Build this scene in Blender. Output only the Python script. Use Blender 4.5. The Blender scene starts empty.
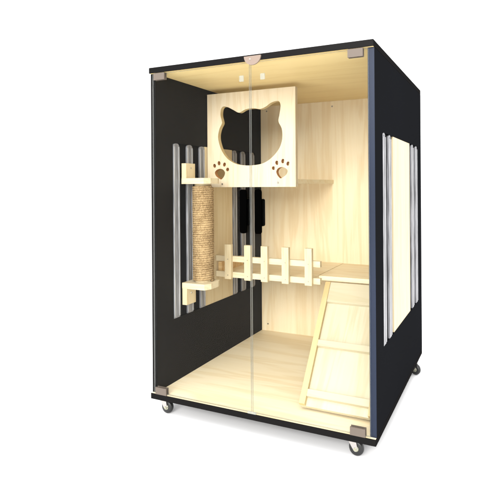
import bpy, bmesh, math, random
from mathutils import Vector, Matrix
random.seed(3)
U = 0.01                                   # everything below is written in centimetres
SC = bpy.context.scene
COL = SC.collection

# ------------------------------------------------------------------ camera
cam = bpy.data.cameras.new('camera')
co = bpy.data.objects.new('camera', cam)
COL.objects.link(co)
SC.camera = co
yaw, pitch, roll = 0.40444, 0.0001, -0.00647
fwd = Vector((-math.sin(yaw)*math.cos(pitch), math.cos(yaw)*math.cos(pitch), math.sin(pitch)))
s = fwd.cross(Vector((0, 0, 1))).normalized()
u = s.cross(fwd)
s2 = s*math.cos(roll) + u*math.sin(roll)
u2 = -s*math.sin(roll) + u*math.cos(roll)
M = Matrix((s2, u2, -fwd)).transposed().to_4x4()
M.translation = Vector((85.43, -97.85, 60.46))*U
co.matrix_world = M
cam.sensor_width = 36.0
cam.lens = 473.2/500*36
cam.shift_x = (250-302.73)/500
cam.shift_y = (185.06-250)/500
cam.clip_start = 0.02
cam.clip_end = 500
SC.render.resolution_x = SC.render.resolution_y = 1024

# ------------------------------------------------------------------ world and studio lamps
w = bpy.data.worlds.new('World')
SC.world = w
w.use_nodes = True
w.node_tree.nodes['Background'].inputs[0].default_value = (1.0, 1.0, 1.0, 1)
w.node_tree.nodes['Background'].inputs[1].default_value = 1.12


def area(name, loc, target, size, power, color=(1, 1, 1), size_y=None):
    l = bpy.data.lights.new(name, 'AREA')
    l.shape = 'RECTANGLE'
    l.size = size
    l.size_y = size_y or size
    l.energy = power
    l.color = color
    o = bpy.data.objects.new(name, l)
    COL.objects.link(o)
    o.location = loc
    o.rotation_euler = (Vector(target)-Vector(loc)).to_track_quat('-Z', 'Y').to_euler()
    return o


area('softbox_key', (1.05, -4.0, 2.0), (0.3, 0.4, 0.40), 2.7, 140, (1.0, 0.98, 0.95), 2.0)
area('softbox_top', (0.6, -0.6, 3.2), (0.3, 0.3, 0), 2.4, 34)
SC.view_settings.view_transform = 'Standard'
SC.view_settings.look = 'None'
SC.view_settings.exposure = 0.78
SC.view_settings.gamma = 1.0
SC.cycles.max_bounces = 14
SC.cycles.transparent_max_bounces = 24
SC.cycles.diffuse_bounces = 6


# ------------------------------------------------------------------ materials
def new_mat(name):
    m = bpy.data.materials.new(name)
    m.use_nodes = True
    nt = m.node_tree
    nt.nodes.clear()
    out = nt.nodes.new('ShaderNodeOutputMaterial')
    return m, nt, out


def N(nt, t, **k):
    n = nt.nodes.new('ShaderNode'+t)
    for a, b in k.items():
        setattr(n, a, b)
    return n


def wood(name, light, dark, axis, scale=1.0, amount=1.0, knots=False, rough=0.5, tilt=0.0):
    """pine: long streaks along one axis, growth ring figure and a few knots"""
    m, nt, out = new_mat(name)
    L = nt.links.new
    tc0 = N(nt, 'TexCoord')
    tc = N(nt, 'VectorRotate', rotation_type='X_AXIS')
    tc.inputs['Angle'].default_value = -math.radians(tilt)
    L(tc0.outputs['Object'], tc.inputs['Vector'])
    mp = N(nt, 'Mapping')
    sc = [9.0*scale]*3
    sc['xyz'.index(axis)] = 0.75*scale
    mp.inputs['Scale'].default_value = sc
    L(tc.outputs[0], mp.inputs['Vector'])
    n1 = N(nt, 'TexNoise')
    n1.inputs['Scale'].default_value = 1.6
    n1.inputs['Detail'].default_value = 4
    n1.inputs['Distortion'].default_value = 0.6
    L(mp.outputs[0], n1.inputs['Vector'])
    # ring figure from banding a smooth noise
    mul = N(nt, 'Math', operation='MULTIPLY')
    mul.inputs[1].default_value = 34.0
    L(n1.outputs['Fac'], mul.inputs[0])
    sn = N(nt, 'Math', operation='SINE')
    L(mul.outputs[0], sn.inputs[0])
    rr = N(nt, 'MapRange')
    rr.inputs['From Min'].default_value = -0.2
    rr.inputs['From Max'].default_value = 1.0
    L(sn.outputs[0], rr.inputs['Value'])
    # fine fibre
    mp2 = N(nt, 'Mapping')
    sc2 = [160.0]*3
    sc2['xyz'.index(axis)] = 5.0
    mp2.inputs['Scale'].default_value = sc2
    L(tc.outputs[0], mp2.inputs['Vector'])
    n2 = N(nt, 'TexNoise')
    n2.inputs['Scale'].default_value = 2.0
    n2.inputs['Detail'].default_value = 3
    L(mp2.outputs[0], n2.inputs['Vector'])
    # board to board tone
    n3 = N(nt, 'TexNoise')
    n3.inputs['Scale'].default_value = 0.7
    n3.inputs['Detail'].default_value = 1
    L(mp.outputs[0], n3.inputs['Vector'])
    a1 = N(nt, 'Math', operation='MULTIPLY')
    a1.inputs[1].default_value = 0.42*amount
    L(rr.outputs[0], a1.inputs[0])
    a2 = N(nt, 'Math', operation='MULTIPLY_ADD')
    a2.inputs[1].default_value = 0.6*amount
    L(n2.outputs['Fac'], a2.inputs[0])
    L(a1.outputs[0], a2.inputs[2])
    a3 = N(nt, 'Math', operation='MULTIPLY_ADD')
    a3.inputs[1].default_value = 0.5*amount
    L(n3.outputs['Fac'], a3.inputs[0])
    L(a2.outputs[0], a3.inputs[2])
    fac = a3.outputs[0]
    if knots:
        v = N(nt, 'TexVoronoi')
        v.inputs['Scale'].default_value = 5.0
        mpk = N(nt, 'Mapping')
        sk = [3.0]*3
        sk['xyz'.index(axis)] = 1.4
        mpk.inputs['Scale'].default_value = sk
        L(tc.outputs[0], mpk.inputs['Vector'])
        L(mpk.outputs[0], v.inputs['Vector'])
        k = N(nt, 'MapRange')
        k.inputs['From Min'].default_value = 0.10
        k.inputs['From Max'].default_value = 0.03
        k.inputs['To Max'].default_value = 1.2
        L(v.outputs['Distance'], k.inputs['Value'])
        a4 = N(nt, 'Math', operation='ADD')
        L(a3.outputs[0], a4.inputs[0])
        L(k.outputs[0], a4.inputs[1])
        fac = a4.outputs[0]
    mx = N(nt, 'Mix', data_type='RGBA')
    L(fac, mx.inputs['Factor'])
    mx.inputs['A'].default_value = (*light, 1)
    mx.inputs['B'].default_value = (*dark, 1)
    p = N(nt, 'BsdfPrincipled')
    p.inputs['Roughness'].default_value = rough
    p.inputs['Specular IOR Level'].default_value = 0.25
    L(mx.outputs['Result'], p.inputs['Base Color'])
    b = N(nt, 'Bump')
    b.inputs['Strength'].default_value = 0.10
    b.inputs['Distance'].default_value = 0.001
    L(n2.outputs['Fac'], b.inputs['Height'])
    L(b.outputs[0], p.inputs['Normal'])
    L(p.outputs[0], out.inputs[0])
    return m


PALE, PALED = (0.84, 0.74, 0.54), (0.70, 0.54, 0.31)
wood_back = wood('wood back panel', (0.89, 0.80, 0.60), (0.77, 0.62, 0.39), 'z', 0.9, 1.0)
wood_floor = wood('wood floor', (0.86, 0.78, 0.60), (0.74, 0.61, 0.39), 'x', 0.9, 1.0)
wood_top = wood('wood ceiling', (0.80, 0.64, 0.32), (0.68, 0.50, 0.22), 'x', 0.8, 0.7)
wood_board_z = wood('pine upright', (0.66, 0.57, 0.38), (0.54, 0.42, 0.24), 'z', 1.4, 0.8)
wood_board_x = wood('pine lengthwise', (0.88, 0.80, 0.60), (0.76, 0.61, 0.37), 'x', 1.6, 0.8)
wood_bar = wood('pine bar', (0.66, 0.59, 0.42), (0.54, 0.42, 0.25), 'x', 1.6, 0.7)
wood_shaded = wood('pine knotty shaded', (0.80, 0.62, 0.34), (0.58, 0.36, 0.14), 'x', 1.6, 0.8, True)  # knotty pine browned to carry the shade at the left wall
wood_ramp = wood('pine ramp', (0.60, 0.56, 0.43), (0.50, 0.43, 0.28), 'y', 1.3, 0.85, tilt=41.9)
wood_slat = wood('pine slat', (0.56, 0.51, 0.38), (0.47, 0.40, 0.25), 'x', 1.4, 0.7)
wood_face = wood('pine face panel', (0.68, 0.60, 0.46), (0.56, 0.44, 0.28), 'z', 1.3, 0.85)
wood_rail = wood('pine yellow', (0.60, 0.49, 0.27), (0.50, 0.36, 0.16), 'y', 1.5, 0.8, tilt=41.9)


def simple(name, col, rough=0.5, metal=0.0, spec=0.5):
    m, nt, out = new_mat(name)
    p = N(nt, 'BsdfPrincipled')
    p.inputs['Base Color'].default_value = (*col, 1)
    p.inputs['Roughness'].default_value = rough
    p.inputs['Metallic'].default_value = metal
    p.inputs['Specular IOR Level'].default_value = spec
    nz = N(nt, 'TexNoise')
    nz.inputs['Scale'].default_value = 900
    b = N(nt, 'Bump')
    b.inputs['Strength'].default_value = 0.04
    b.inputs['Distance'].default_value = 0.0005
    nt.links.new(nz.outputs['Fac'], b.inputs['Height'])
    nt.links.new(b.outputs[0], p.inputs['Normal'])
    nt.links.new(p.outputs[0], out.inputs[0])
    return m


def laminate(name, col, gloss=0.03, rough=0.35):
    """matt black laminate board: diffuse body, faint sheen, very fine pore texture"""
    m, nt, out = new_mat(name)
    L = nt.links.new
    tc = N(nt, 'TexCoord')
    nz = N(nt, 'TexNoise')
    nz.inputs['Scale'].default_value = 700
    nz.inputs['Detail'].default_value = 4
    L(tc.outputs['Object'], nz.inputs['Vector'])
    big = N(nt, 'TexNoise')
    big.inputs['Scale'].default_value = 3
    L(tc.outputs['Object'], big.inputs['Vector'])
    ad = N(nt, 'Math', operation='ADD')
    L(nz.outputs['Fac'], ad.inputs[0])
    L(big.outputs['Fac'], ad.inputs[1])
    mr = N(nt, 'MapRange')
    mr.inputs['From Min'].default_value = 0.6
    mr.inputs['From Max'].default_value = 1.4
    mr.inputs['To Min'].default_value = 0.75
    mr.inputs['To Max'].default_value = 1.25
    L(ad.outputs[0], mr.inputs['Value'])
    vm = N(nt, 'VectorMath', operation='SCALE')
    vm.inputs[0].default_value = col
    L(mr.outputs[0], vm.inputs['Scale'])
    d = N(nt, 'BsdfDiffuse')
    L(vm.outputs[0], d.inputs['Color'])
    g = N(nt, 'BsdfGlossy')
    g.inputs['Roughness'].default_value = rough
    b = N(nt, 'Bump')
    b.inputs['Strength'].default_value = 0.15
    b.inputs['Distance'].default_value = 0.0004
    L(nz.outputs['Fac'], b.inputs['Height'])
    L(b.outputs[0], g.inputs['Normal'])
    mx = N(nt, 'MixShader')
    mx.inputs[0].default_value = gloss
    L(d.outputs[0], mx.inputs[1])
    L(g.outputs[0], mx.inputs[2])
    L(mx.outputs[0], out.inputs[0])
    return m


black = laminate('black laminate', (0.0040, 0.0038, 0.0038), 0.022, 0.5)
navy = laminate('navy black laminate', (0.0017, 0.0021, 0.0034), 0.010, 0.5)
black_edge = laminate('black edge band', (0.004, 0.0035, 0.0035), 0.009, 0.5)
black_deep = laminate('black backing sheet', (0.004, 0.004, 0.0045), 0.012, 0.5)
reflect_edge = laminate('edge band with blue reflection', (0.010, 0.016, 0.034), 0.022, 0.3)  # right edge: blue reflection from the door glass put into the band colour


def clear(name, tint, gloss, rough, haze=0.0, hazecol=(0.8, 0.8, 0.8)):
    """clear sheet: straight-through transmission, a little mirror reflection, optional milkiness"""
    m, nt, out = new_mat(name)
    L = nt.links.new
    t = N(nt, 'BsdfTransparent')
    t.inputs[0].default_value = (*tint, 1)
    g = N(nt, 'BsdfGlossy')
    g.inputs['Roughness'].default_value = rough
    mx = N(nt, 'MixShader')
    mx.inputs[0].default_value = gloss
    L(t.outputs[0], mx.inputs[1])
    L(g.outputs[0], mx.inputs[2])
    last = mx
    if haze:
        d = N(nt, 'BsdfDiffuse')
        d.inputs[0].default_value = (*hazecol, 1)
        tr = N(nt, 'BsdfTranslucent')
        tr.inputs[0].default_value = (*hazecol, 1)
        dm = N(nt, 'MixShader')
        L(d.outputs[0], dm.inputs[1])
        L(tr.outputs[0], dm.inputs[2])
        m2 = N(nt, 'MixShader')
        m2.inputs[0].default_value = haze
        L(mx.outputs[0], m2.inputs[1])
        L(dm.outputs[0], m2.inputs[2])
        last = m2
    L(last.outputs[0], out.inputs[0])
    return m


glass = clear('door glass', (0.985, 0.99, 0.985), 0.004, 0.01)
glass_edge = clear('polished glass edge', (0.72, 0.76, 0.74), 0.12, 0.1, 0.35, (0.45, 0.46, 0.45))
clip_clear = clear('clear plastic', (0.9, 0.92, 0.92), 0.05, 0.1, 0.22, (0.7, 0.75, 0.75))


def acrylic(nm, c0, c1):  # grey streaks stand in for glints along the clear strips
    m, nt, out = new_mat(nm)
    L = nt.links.new
    tc = N(nt, 'TexCoord')
    mp = N(nt, 'Mapping')
    mp.inputs['Scale'].default_value = (90, 90, 7)
    L(tc.outputs['Object'], mp.inputs['Vector'])
    nz = N(nt, 'TexNoise')
    nz.inputs['Scale'].default_value = 2.2
    nz.inputs['Detail'].default_value = 4
    L(mp.outputs[0], nz.inputs['Vector'])
    cr = N(nt, 'ValToRGB')
    cr.color_ramp.elements[0].position = 0.36
    cr.color_ramp.elements[0].color = (*c0, 1)
    cr.color_ramp.elements[1].position = 0.62
    cr.color_ramp.elements[1].color = (*c1, 1)
    L(nz.outputs['Fac'], cr.inputs[0])
    d = N(nt, 'BsdfPrincipled')
    d.inputs['Roughness'].default_value = 0.3
    d.inputs['Specular IOR Level'].default_value = 0.6
    L(cr.outputs[0], d.inputs['Base Color'])
    b = N(nt, 'Bump')
    b.inputs['Strength'].default_value = 0.2
    b.inputs['Distance'].default_value = 0.001
    L(nz.outputs['Fac'], b.inputs['Height'])
    L(b.outputs[0], d.inputs['Normal'])
    tr = N(nt, 'BsdfTranslucent')
    L(cr.outputs[0], tr.inputs[0])
    mx = N(nt, 'MixShader')
    mx.inputs[0].default_value = 0.25
    L(d.outputs[0], mx.inputs[1])
    L(tr.outputs[0], mx.inputs[2])
    L(mx.outputs[0], out.inputs[0])
    return m


rod_m = acrylic('clear acrylic', (0.16, 0.16, 0.17), (0.34, 0.34, 0.36))
glint_m = acrylic('acrylic edge glint', (0.32, 0.32, 0.33), (0.52, 0.52, 0.54))  # lighter lips: edge highlights of the clear acrylic put into the colour
steel = simple('brushed steel', (0.45, 0.42, 0.40), 0.35, 0.85)
hinge_m = simple('satin nickel', (0.10, 0.077, 0.06), 0.6, 0.0)
stop_m = simple('rosy nickel', (0.19, 0.14, 0.11), 0.6, 0.0)
chrome = simple('yellow zinc hub', (0.42, 0.42, 0.30), 0.3, 0.9)
rubber = simple('black rubber', (0.012, 0.012, 0.012), 0.35, 0, 0.4)
plastic = simple('black plastic', (0.0006, 0.0006, 0.0006), 0.6, 0, 0.0)
screw_m = simple('zinc screw', (0.35, 0.32, 0.28), 0.35, 0.7)
burnt = simple('laser burnt pine edge', (0.42, 0.20, 0.07), 0.8, 0, 0.1)


def sisal():
    m, nt, out = new_mat('sisal rope')
    L = nt.links.new
    tc = N(nt, 'TexCoord')
    nz = N(nt, 'TexNoise')
    nz.inputs['Scale'].default_value = 260
    nz.inputs['Detail'].default_value = 5
    L(tc.outputs['Object'], nz.inputs['Vector'])
    n2 = N(nt, 'TexNoise')
    n2.inputs['Scale'].default_value = 35
    L(tc.outputs['Object'], n2.inputs['Vector'])
    ad = N(nt, 'Math', operation='MULTIPLY_ADD')
    ad.inputs[1].default_value = 0.6
    L(n2.outputs['Fac'], ad.inputs[0])
    L(nz.outputs['Fac'], ad.inputs[2])
    cr = N(nt, 'ValToRGB')
    cr.color_ramp.elements[0].position = 0.62
    cr.color_ramp.elements[0].color = (0.20, 0.125, 0.055, 1)
    cr.color_ramp.elements[1].position = 0.98
    cr.color_ramp.elements[1].color = (0.44, 0.31, 0.16, 1)
    L(ad.outputs[0], cr.inputs[0])
    p = N(nt, 'BsdfPrincipled')
    p.inputs['Roughness'].default_value = 0.9
    p.inputs['Specular IOR Level'].default_value = 0.1
    L(cr.outputs[0], p.inputs['Base Color'])
    b = N(nt, 'Bump')
    b.inputs['Strength'].default_value = 0.8
    b.inputs['Distance'].default_value = 0.002
    L(nz.outputs['Fac'], b.inputs['Height'])
    L(b.outputs[0], p.inputs['Normal'])
    L(p.outputs[0], out.inputs[0])
    return m


sisal_m = sisal()
ground_m = simple('white studio paper', (0.93, 0.93, 0.935), 0.9, 0, 0.05)


# ------------------------------------------------------------------ mesh helpers (cm)
def finish(name, bm, mats, parent=None, smooth=False, bevel=0.0, seg=2):
    """link a bmesh as one object; its vertices are in world cm, its origin moves to its base centre"""
    if bevel:
        bmesh.ops.bevel(bm, geom=[e for e in bm.edges if e.calc_face_angle(0) > 0.6], offset=bevel,
                        segments=seg, profile=0.6, affect='EDGES', clamp_overlap=True)
    bmesh.ops.recalc_face_normals(bm, faces=bm.faces)
    vs = [v.co for v in bm.verts]
    o0 = Vector(((min(v.x for v in vs)+max(v.x for v in vs))/2, (min(v.y for v in vs)+max(v.y for v in vs))/2,
                 min(v.z for v in vs)))
    for v in bm.verts:
        v.co = (v.co-o0)*U
    me = bpy.data.meshes.new(name)
    bm.to_mesh(me)
    bm.free()
    for m in (mats if isinstance(mats, (list, tuple)) else [mats]):
        me.materials.append(m)
    if smooth:
        for p in me.polygons:
            p.use_smooth = True
    o = bpy.data.objects.new(name, me)
    COL.objects.link(o)
    wl = o0*U
    if parent is not None:
        o.parent = parent
        o.location = wl - world_loc(parent)
    else:
        o.location = wl
    return o


def world_loc(o):
    l = Vector(o.location)
    while o.parent is not None:
        o = o.parent
        l += Vector(o.location)
    return l


def box(bm, x0, x1, y0, y1, z0, z1):
    v = [bm.verts.new((x, y, z)) for x in (x0, x1) for y in (y0, y1) for z in (z0, z1)]
    for f in ((0, 1, 3, 2), (4, 6, 7, 5), (0, 4, 5, 1), (2, 3, 7, 6), (0, 2, 6, 4), (1, 5, 7, 3)):
        bm.faces.new([v[i] for i in f])
    return v


def boxo(name, x0, x1, y0, y1, z0, z1, m, parent=None, bevel=0.0):
    bm = bmesh.new()
    box(bm, x0, x1, y0, y1, z0, z1)
    return finish(name, bm, m, parent, bevel=bevel)


def prism(bm, pts, fn, a, b, mi=0):
    """extrude a 2D outline; fn(p, q, t) gives the 3D point"""
    n = len(pts)
    A = [bm.verts.new(fn(p, q, a)) for p, q in pts]
    B = [bm.verts.new(fn(p, q, b)) for p, q in pts]
    bm.faces.new(A)
    bm.faces.new(B[::-1])
    for i in range(n):
        f = bm.faces.new((A[i], A[(i+1) % n], B[(i+1) % n], B[i]))
        f.material_index = mi


def cyl(bm, c, axis, r, h, seg=24, r2=None):
    """cylinder starting at c, running h along axis"""
    ax = Vector(axis).normalized()
    t = ax.orthogonal().normalized()
    b = ax.cross(t)
    r2 = r if r2 is None else r2
    A = [bm.verts.new(Vector(c)+(t*math.cos(2*math.pi*i/seg)+b*math.sin(2*math.pi*i/seg))*r) for i in range(seg)]
    B = [bm.verts.new(Vector(c)+ax*h+(t*math.cos(2*math.pi*i/seg)+b*math.sin(2*math.pi*i/seg))*r2) for i in range(seg)]
    bm.faces.new(A[::-1])
    bm.faces.new(B)
    for i in range(seg):
        bm.faces.new((A[i], A[(i+1) % seg], B[(i+1) % seg], B[i]))


def holed_plate(bm, outer, holes, fn, a, b, mi_hole=0):
    """plate with through holes"""
    from mathutils.geometry import tessellate_polygon
    loops = [outer]+holes
    tri = tessellate_polygon([[Vector((p, q, 0)) for p, q in l] for l in loops])
    flat = [p for l in loops for p in l]
    A = [bm.verts.new(fn(p, q, a)) for p, q in flat]
    B = [bm.verts.new(fn(p, q, b)) for p, q in flat]
    for t in tri:
        bm.faces.new([A[i] for i in t])
        bm.faces.new([B[i] for i in reversed(t)])
    k = 0
    for li, l in enumerate(loops):
        n = len(l)
        for i in range(n):
            f = bm.faces.new((A[k+i], A[k+(i+1) % n], B[k+(i+1) % n], B[k+i]))
            f.material_index = (mi_hole[li-1] if isinstance(mi_hole, list) else mi_hole) if li else 0
        k += n


def smooth_loop(pts, sub=4):
    """Catmull-Rom through a closed outline"""
    n = len(pts)
    out = []
    for i in range(n):
        p0, p1, p2, p3 = (Vector(pts[(i+k) % n]) for k in (-1, 0, 1, 2))
        for j in range(sub):
            t = j/sub
            out.append(tuple(0.5*((2*p1)+(p2-p0)*t+(2*p0-5*p1+4*p2-p3)*t*t+(3*p1-p0-3*p2+p3)*t**3)))
    return out


def thing(name, label, cat, loc=(0, 0, 0), group=None):
    o = bpy.data.objects.new(name, None)
    COL.objects.link(o)
    o.location = Vector(loc)*U
    o.empty_display_size = 0.05
    o['label'] = label
    o['category'] = cat
    if group:
        o['group'] = group
    return o


def screw(c, axis, parent, r=0.35, m=None):
    bm = bmesh.new()
    ax = Vector(axis)
    cyl(bm, c, ax, r, 0.10, 14, r*0.8)
    cyl(bm, Vector(c)+ax*0.10, ax, r*0.42, 0.02, 6)
    return finish('screw', bm, m or screw_m, parent)


XY = lambda p, q, t: (p, q, t)
XZ = lambda p, q, t: (p, t, q)
YZ = lambda p, q, t: (t, p, q)

# ------------------------------------------------------------------ ground
GZ = 0.9
bm = bmesh.new()
v = [bm.verts.new(p) for p in ((-6000, -6000, GZ), (6000, -6000, GZ), (6000, 6000, GZ), (-6000, 6000, GZ))]
bm.faces.new(v)
g = finish('ground', bm, ground_m)
g['kind'] = 'structure'

# ------------------------------------------------------------------ the cabinet
W, D = 60.0, 60.2
Z0, Z1, T = 5.0, 91.3, 1.5
cab = thing('cat_cabinet', 'tall black cat cabinet on casters with pale wood inside and clear glass double doors',
            'pet cabinet', (30, 30, GZ))


def slab(name, z0, z1, top_wood, x0=0.0, x1=W, y0=0.0, y1=D):
    """a horizontal panel: black round the edges and outside, wood on the inside face"""
    bm = bmesh.new()
    box(bm, x0, x1, y0, y1, z0, z1)
    bm.faces.ensure_lookup_table()
    bmesh.ops.bevel(bm, geom=list(bm.edges), offset=0.08, segments=2, affect='EDGES')
    for f in bm.faces:
        c = f.calc_center_median()
        n = f.normal
        f.material_index = 0
        if (abs(c.z-(z1 if name == 'base_panel' else z0)) < 0.03) and f.calc_area() > 100:
            f.material_index = 1
    return finish(name, bm, [black_edge, top_wood], cab)


slab('base_panel', Z0, Z0+T, wood_floor)
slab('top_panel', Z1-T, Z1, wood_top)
zi0, zi1 = Z0+T+0.005, Z1-T-0.005
bp_ = boxo('back_panel', T+0.01, W-T-0.01, D-T, D-0.02, zi0, zi1, [wood_back], cab)
# black skin behind the back panel
boxo('rear_skin', T+0.01, W-T-0.01, D-0.015, D+0.25, zi0, zi1, black, cab)

WY0, WY1, WZ0, WZ1 = 7.6, 53.6, 23.9, 72.3
YF = 0.8


def rod_bm(y0, y1, z0, z1, x0, x1, out):
    """clear acrylic strip: flat body, two raised lips coloured as edge highlights and a moulded middle bead; out = +1/-1 side"""
    bm = bmesh.new()
    r = (y1-y0)/2
    cy = (y0+y1)/2

    def stadium(a, b, za, zb, xa, xb, mi, bev):
        n0 = set(bm.faces)
        rr = (b-a)/2
        c = (a+b)/2
        pts = [(c+rr*math.cos(math.pi*k/8), zb-rr*0.6+rr*0.6*math.sin(math.pi*k/8)) for k in range(9)]
        pts += [(a, za), (b, za)]
        prism(bm, pts, YZ, xa, xb)
        new = [f for f in bm.faces if f not in n0]
        for f in new:
            f.material_index = mi
        es = {e for f in new for e in f.edges if e.calc_face_angle(0) > 1.2}
        bmesh.ops.bevel(bm, geom=list(es), offset=bev, segments=2, affect='EDGES', clamp_overlap=True)
    face = x1 if out > 0 else x0
    stadium(y0, y1, z0, z1, x0, x1, 0, 0.2)
    for a in (y0+0.03, y1-0.45):
        stadium(a, a+0.42, z0+0.4, z1-0.9, *sorted((face-out*0.05, face+out*0.16)), 1, 0.1)
    stadium(cy-0.16, cy+0.16, z0+0.6, z1-0.5, *sorted((face-out*0.05, face+out*0.10)), 0, 0.08)
    return bm


def side_panel(left):
    x0, x1 = (0.0, T) if left else (W-T, W)
    bm = bmesh.new()
    holed_plate(bm, [(YF, zi0), (D, zi0), (D, zi1), (YF, zi1)],
                [[(WY0, WZ0), (WY1, WZ0), (WY1, WZ1), (WY0, WZ1)]], YZ, x0, x1)
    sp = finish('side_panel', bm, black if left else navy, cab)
    # window: black backing sheet, rods and a wooden inlay
    xm = (x0+x1)/2
    rods = ([(7.9, 10.4), (13.9, 16.5), (20.0, 22.5), (38.9, 41.1), (44.2, 46.8), (50.8, 53.3)] if left else
            [(7.6, 9.9), (13.4, 15.6), (43.2, 45.8), (49.7, 52.3)])
    inl = (22.7, 38.4) if left else (18.6, 40.3)
    boxo('backing_sheet', xm-0.3, xm+0.3, WY0+0.005, WY1-0.005, WZ0+0.005, WZ1-0.005, black_deep, sp)
    boxo('wood_inlay', x0+0.05, xm-0.305, inl[0], inl[1], WZ0+0.01, WZ1-0.01, wood_board_z, sp)
    boxo('wood_inlay', xm+0.305, x1-0.05, inl[0], inl[1], WZ0+0.01, WZ1-0.01, wood_board_z, sp)
    for a, b in rods:
        finish('acrylic_rod', rod_bm(a, b, WZ0+0.02, WZ1-0.02, x0-0.03, xm-0.305, -1), [rod_m, glint_m], sp)
        finish('acrylic_rod', rod_bm(a, b, WZ0+0.02, WZ1-0.02, xm+0.305, x1+0.03, 1), [rod_m, glint_m], sp)
    # front edge band
    boxo('edge_band', x0+0.03, x1-0.03, YF-0.06, YF-0.002, zi0+0.01, zi1-0.01, black_edge if left else reflect_edge, sp)
    return sp


side_panel(True)
side_panel(False)


# doors
def door(x0, x1, hinge_x, handle_x, pad_x):
    y0, y1 = 0.18, 0.66
    z0, z1 = 6.75, 89.55
    bm = bmesh.new()
    box(bm, x0, x1, y0, y1, z0, z1)
    bm.faces.ensure_lookup_table()
    bmesh.ops.recalc_face_normals(bm, faces=bm.faces)
    for f in bm.faces:
        f.material_index = 0 if abs(f.normal.y) > 0.9 else 1
    d = finish('glass_door', bm, [glass, glass_edge], cab)
    for zz in (6.55, 87.9):
        s = 1 if hinge_x < 30 else -1
        bm = bmesh.new()
        xa, xb = sorted((hinge_x, hinge_x+s*3.4))
        box(bm, xa, xb, y0-0.35, y0-0.003, zz, zz+1.75)
        finish('hinge', bm, hinge_m, d, bevel=0.15)
        bm = bmesh.new()
        box(bm, xa, xb, y1+0.003, y1+0.23, zz, zz+1.75)
        finish('hinge', bm, hinge_m, d, bevel=0.08)
    # outer grip: long flat plate with round ends
    def pill(x, zc, hw, hh, ya, yb, nm, m, bev):
        bm = bmesh.new()
        pts = []
        r = min(hw, 0.55)
        for cx, cz, a0 in ((hw-r, hh-r, 0), (-hw+r, hh-r, 90), (-hw+r, -hh+r, 180), (hw-r, -hh+r, 270)):
            for k in range(5):
                a = math.radians(a0+90*k/4)
                pts.append((x+cx+r*math.cos(a), zc+cz+r*math.sin(a)))
        prism(bm, pts, XZ, ya, yb)
        finish(nm, bm, m, d, bevel=bev)
    pill(handle_x-0.1, 54.3, 0.85, 5.2, y0-0.5, y0-0.003, 'handle', plastic, 0.22)
    pill(handle_x+0.1, 54.0, 0.45, 3.25, y1+0.003, y1+1.5, 'handle_grip', plastic, 0.15)
    bm = bmesh.new()
    box(bm, pad_x-0.55, pad_x+0.55, y1+0.004, y1+0.3, 85.4, 86.8)
    finish('bumper_pad', bm, clip_clear, d, bevel=0.1)
    return d


door(1.0, 29.8, 1.7, 28.3, 27.4)
door(30.2, 58.75, 57.7, 32.3, 33.1)
# half-round door stop at the top middle, small clear stop at the bottom
bm = bmesh.new()
pts = [(31.0+2.25*math.cos(a), 90.9+2.25*math.sin(a)*0.95) for a in [math.pi+math.pi*k/16 for k in range(17)]]
prism(bm, pts, XZ, -0.35, -0.004)
ds = finish('door_stop', bm, stop_m, cab, bevel=0.12)
screw((30.4, -0.35, 90.2), (0, -1, 0), ds, 0.3)
bm = bmesh.new()
box(bm, 29.0, 31.2, -0.12, 0.17, 6.52, 7.0)
finish('door_stop', bm, clip_clear, cab, bevel=0.08)

# screws fixing the back panel
for x, z in ((4.0, 9.0), (29.8, 88.0), (56.0, 9.0), (4.0, 88.0), (56.0, 60.0)):
    screw((x, D-T-0.002, z), (0, -1, 0), bp_, 0.3)


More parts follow.
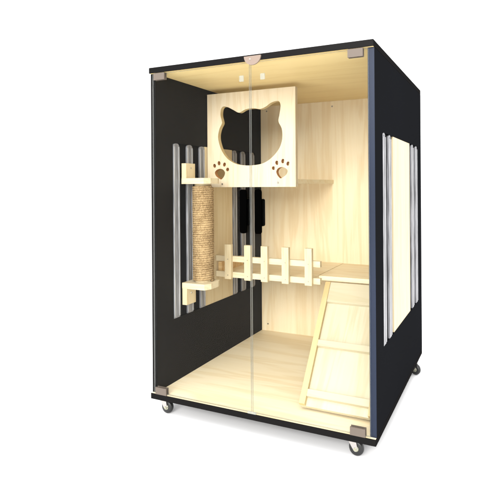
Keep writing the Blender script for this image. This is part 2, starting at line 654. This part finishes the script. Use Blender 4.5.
# casters
def caster(x, y, ang, lever=False):
    ca, sa = math.cos(ang), math.sin(ang)

    def R(p):
        k = (4.99-GZ)/4.98
        return (x+k*(p[0]*ca-p[1]*sa), y+k*(p[0]*sa+p[1]*ca), GZ+k*p[2])
    def tr(bm):
        for v in bm.verts:
            v.co = R(v.co)
    # local: axle along x, wheel trails to -y
    bm = bmesh.new()
    box(bm, -1.6, 1.6, -1.6, 1.6, 4.72, 4.98)
    cyl(bm, (0, 0, 4.3), (0, 0, 1), 1.15, 0.42, 24)
    box(bm, -1.12, 1.12, -1.5, 0.8, 4.05, 4.3)
    for sx in (-1, 1):
        prism(bm, [(0.8, 4.1), (-1.5, 4.1), (-1.9, 2.3), (-1.2, 1.4), (-0.4, 2.2)],
              lambda p, q, t: (t, p, q), sx*1.12, sx*0.98)
    tr(bm)
    c = finish('caster', bm, steel, cab, bevel=0.03)
    bm = bmesh.new()
    prof = [(0.0, -0.8), (1.55, -0.8), (1.9, -0.62), (2.06, -0.35), (2.1, 0), (2.06, 0.35), (1.9, 0.62), (1.55, 0.8), (0.0, 0.8)]
    seg = 36
    rows = []
    for r, xx in prof:
        if r == 0:
            rows.append([bm.verts.new((xx, -1.2, 2.12))])
        else:
            rows.append([bm.verts.new((xx, -1.2+r*math.cos(2*math.pi*i/seg), 2.12+r*math.sin(2*math.pi*i/seg))) for i in range(seg)])
    for a, b in zip(rows[:-1], rows[1:]):
        for i in range(seg):
            j = (i+1) % seg
            if len(a) == 1:
                bm.faces.new((a[0], b[i], b[j]))
            elif len(b) == 1:
                bm.faces.new((a[i], b[0], a[j]))
            else:
                bm.faces.new((a[i], b[i], b[j], a[j]))
    tr(bm)
    finish('wheel', bm, rubber, c, True)
    for sx in (-1, 1):
        bm = bmesh.new()
        cyl(bm, (sx*0.81, -1.2, 2.12), (sx, 0, 0), 0.85, 0.1, 24, 0.75)
        cyl(bm, (sx*0.91, -1.2, 2.12), (sx, 0, 0), 0.35, 0.4, 12)
        tr(bm)
        finish('hub_cap', bm, chrome, c)
    if lever:
        bm = bmesh.new()
        prism(bm, [(1.0, 4.1), (3.2, 3.7), (4.0, 3.2), (4.0, 3.0), (3.1, 3.4), (1.0, 3.8)], lambda p, q, t: (t, p, q), -0.7, 0.7)
        tr(bm)
        finish('brake_lever', bm, plastic, c, bevel=0.05)


caster(2.6, 2.4, math.radians(86))
caster(54.0, 2.6, math.radians(84))
caster(58.3, 52.5, math.radians(70), True)
caster(4.3, 55.5, math.radians(150))

# ------------------------------------------------------------------ scratching post on the left wall
XI = T+0.13
post = thing('scratching_post', 'rope wrapped scratching post between two pale wood wall brackets', 'scratching post', (5.6, 15.3, 27))


def bracket(zb, block_up):
    pts = [(XI, 11.2), (9.1, 11.2), (10.0, 13.2), (10.0, 16.8), (9.1, 18.8), (XI, 18.8)]
    bm = bmesh.new()
    prism(bm, pts, XY, zb, zb+1.6)
    b = finish('bracket', bm, wood_bar, post, bevel=0.1)
    z0, z1 = (zb+1.61, zb+5.8) if block_up else (zb-4.6, zb-0.01)
    boxo('mounting_block', XI, 3.2, 11.3, 15.4, z0, z1, wood_board_z, b, 0.1)
    for dy in (0,):
        screw((3.2, 13.4, (z0+z1)/2+0.8), (1, 0, 0), b, 0.25)


bracket(31.6, False)
bracket(61.0, True)
bm = bmesh.new()
cyl(bm, (5.9, 15.4, 33.22), (0, 0, 1), 2.35, 27.76, 32)
finish('core', bm, wood_board_z, post)
bm = bmesh.new()
pitch_, r_t, R0 = 0.62, 0.35, 2.7
turns = int((60.97-33.23-0.7)/pitch_)
SEG, K = 44, 7
rings = []
for i in range(turns*SEG+1):
    a = 2*math.pi*i/SEG
    z = 33.22+r_t+pitch_*i/SEG
    jit = 0.02*math.sin(i*0.37)+0.015*math.sin(i*1.13+2)+random.uniform(-0.015, 0.015)
    c = Vector((5.9+(R0+jit)*math.cos(a), 15.4+(R0+jit)*math.sin(a), z))
    rd = Vector((math.cos(a), math.sin(a), 0))
    rr_ = r_t*(1+0.08*math.sin(i*2.1))
    rings.append([bm.verts.new(c+rd*rr_*math.cos(2*math.pi*k/K)+Vector((0, 0, 1))*rr_*math.sin(2*math.pi*k/K)) for k in range(K)])
for A, B in zip(rings[:-1], rings[1:]):
    for k in range(K):
        bm.faces.new((A[k], A[(k+1) % K], B[(k+1) % K], B[k]))
bm.faces.new(rings[0][::-1])
bm.faces.new(rings[-1])
finish('sisal_rope', bm, sisal_m, post, True)

# ------------------------------------------------------------------ cat head perch
perch = thing('cat_head_perch', 'pale square wood panel with cat head opening and two paw cutouts, fixed to a shelf', 'cat perch', (16, 41, 60))
cat = [(7.4, 84.3), (6.6, 83.5), (6.4, 81.8), (6.8, 80.2), (6.9, 79.2), (6.0, 77.6), (5.5, 75.3), (6.0, 72.8), (7.2, 70.3),
       (9.2, 68.2), (11.8, 66.9), (14.8, 66.4), (18.0, 66.4), (21.2, 67.0), (24.0, 68.7), (26.2, 71.2), (27.1, 74.0),
       (26.9, 76.7), (25.9, 78.7), (26.2, 80.6), (26.6, 83.0), (26.2, 84.4), (25.0, 84.6), (23.4, 84.2), (21.7, 83.2), (19.9, 82.7),
       (17.6, 83.1), (15.0, 82.9), (12.9, 82.1), (11.0, 83.0), (9.0, 84.0)]


def ell(cx, cz, rx, rz, rot=0.0, n=14):
    c, s = math.cos(rot), math.sin(rot)
    return [(cx+rx*math.cos(2*math.pi*i/n)*c-rz*math.sin(2*math.pi*i/n)*s,
             cz+rx*math.cos(2*math.pi*i/n)*s+rz*math.sin(2*math.pi*i/n)*c) for i in range(n)]


def paw(cx, cz, m):
    toes = [(-2.1, 2.2, 0.48, 0.62, 0.3), (-0.5, 2.95, 0.5, 0.66, 0.1), (1.4, 2.5, 0.5, 0.64, -0.25), (2.5, 1.0, 0.52, 0.56, -0.5)]
    hs = [ell(cx+m*a, cz+b, rx, rz, m*r) for a, b, rx, rz, r in toes]
    pad = [(-2.0, 0.2), (-1.2, 1.0), (0.0, 1.25), (1.0, 0.95), (1.6, 0.1), (1.4, -0.8), (0.8, -1.6), (0.2, -2.0), (-0.6, -1.6), (-1.6, -0.9)]
    hs.append(smooth_loop([(cx+m*a, cz+b) for a, b in pad], 3))
    return hs


PY0, PY1 = 23.9, 25.4
bm = bmesh.new()
holed_plate(bm, [(XI+0.05, 60.0), (31.2, 60.0), (31.2, 88.3), (XI+0.05, 88.3)],
            [smooth_loop(cat, 4)]+paw(6.3, 64.3, 1)+paw(26.7, 64.4, -1), XZ, PY0, PY1, [2]+[1]*10)
finish('face_panel', bm, [wood_face, burnt, wood_rail], perch)
boxo('shelf', XI+0.05, 30.2, PY1+0.01, D-T-0.01, 60.9, 62.2, wood_board_x, perch, 0.08)
for x, z in ((6.9, 60.9), (25.6, 61.2)):
    screw((x, PY0-0.002, z), (0, -1, 0), perch, 0.32)

# ------------------------------------------------------------------ bridge
bridge = thing('bridge', 'slatted pale wood cat bridge with two rails and five upright pickets', 'cat bridge', (20, 40, 31.9))
boxo('deck', XI, 33.6, 29.42, D-T-0.01, 32.4, 33.3, wood_board_x, bridge, 0.06)
boxo('shaded_cleat', XI, 2.9, 29.5, 43.0, 33.31, 36.4, wood_shaded, bridge, 0.06)  # added cleat; the shade on the left wall is in its browner wood
for z0, z1 in ((32.0, 33.7), (36.9, 38.6)):
    boxo('rail', XI, 36.7, 28.2, 29.4, z0, z1, wood_bar, bridge, 0.12)
for i, x in enumerate((6.7, 13.6, 19.3, 26.2, 33.5)):
    bm = bmesh.new()
    box(bm, x-1.1, x+1.1, 27.0, 28.19, 31.7, 42.3)
    finish('picket', bm, wood_board_z, bridge, bevel=0.22)
    screw((x, 26.998, 32.9), (0, -1, 0), bridge, 0.16)
    screw((x, 26.998, 37.8), (0, -1, 0), bridge, 0.16)

# ------------------------------------------------------------------ platform
plat = thing('platform', 'pale wood corner shelf at the right, behind the top of the ramp', 'shelf', (47, 46, 31.4))
boxo('shelf_board', 33.7, W-T-0.14, 34.8, D-T-0.01, 31.9, 33.2, wood_board_x, plat, 0.1)
boxo('support_batten', 33.9, W-T-0.5, D-T-2.0, D-T-0.02, 30.4, 31.89, wood_board_x, plat, 0.1)

# ------------------------------------------------------------------ ramp
ramp = thing('ramp', 'pale wood climbing ramp with cross battens leaning from the floor to the shelf', 'ramp', (48, 20, 6.5))
P0 = Vector((39.9, 6.2, 6.72))
P1 = Vector((37.0, 33.7, 31.4))
dirv = (P1-P0).normalized()
acr = Vector((1, 0, 0))
nrm = acr.cross(dirv).normalized()
LEN = (P1-P0).length
WR = 18.4


def rb(name, a0, a1, s0, s1, n0, n1, m, bev=0.08):
    bm = bmesh.new()
    vs = box(bm, a0, a1, s0, s1, n0, n1)
    for v in bm.verts:
        c = v.co.copy()
        v.co = P0+acr*c.x+dirv*c.y+nrm*c.z
    return finish(name, bm, m, ramp, bevel=bev)


rb('ramp_board', 0.02, WR, 0.6, LEN-0.2, -0.2, 0.9, wood_ramp)
rb('side_rail', 0, 1.5, 0.6, LEN-0.9, 0.91, 2.0, wood_rail)
rb('side_rail', WR-1.5, WR, 0.6, LEN-0.9, 0.91, 2.0, wood_rail)
rb('batten', 1.52, WR-1.52, LEN-7.5, LEN-0.9, 0.91, 1.75, wood_slat)
for s0 in (2.6, 15.9):
    rb('batten', 1.52, WR-1.52, s0, s0+1.7, 0.91, 1.95, wood_slat, 0.2)
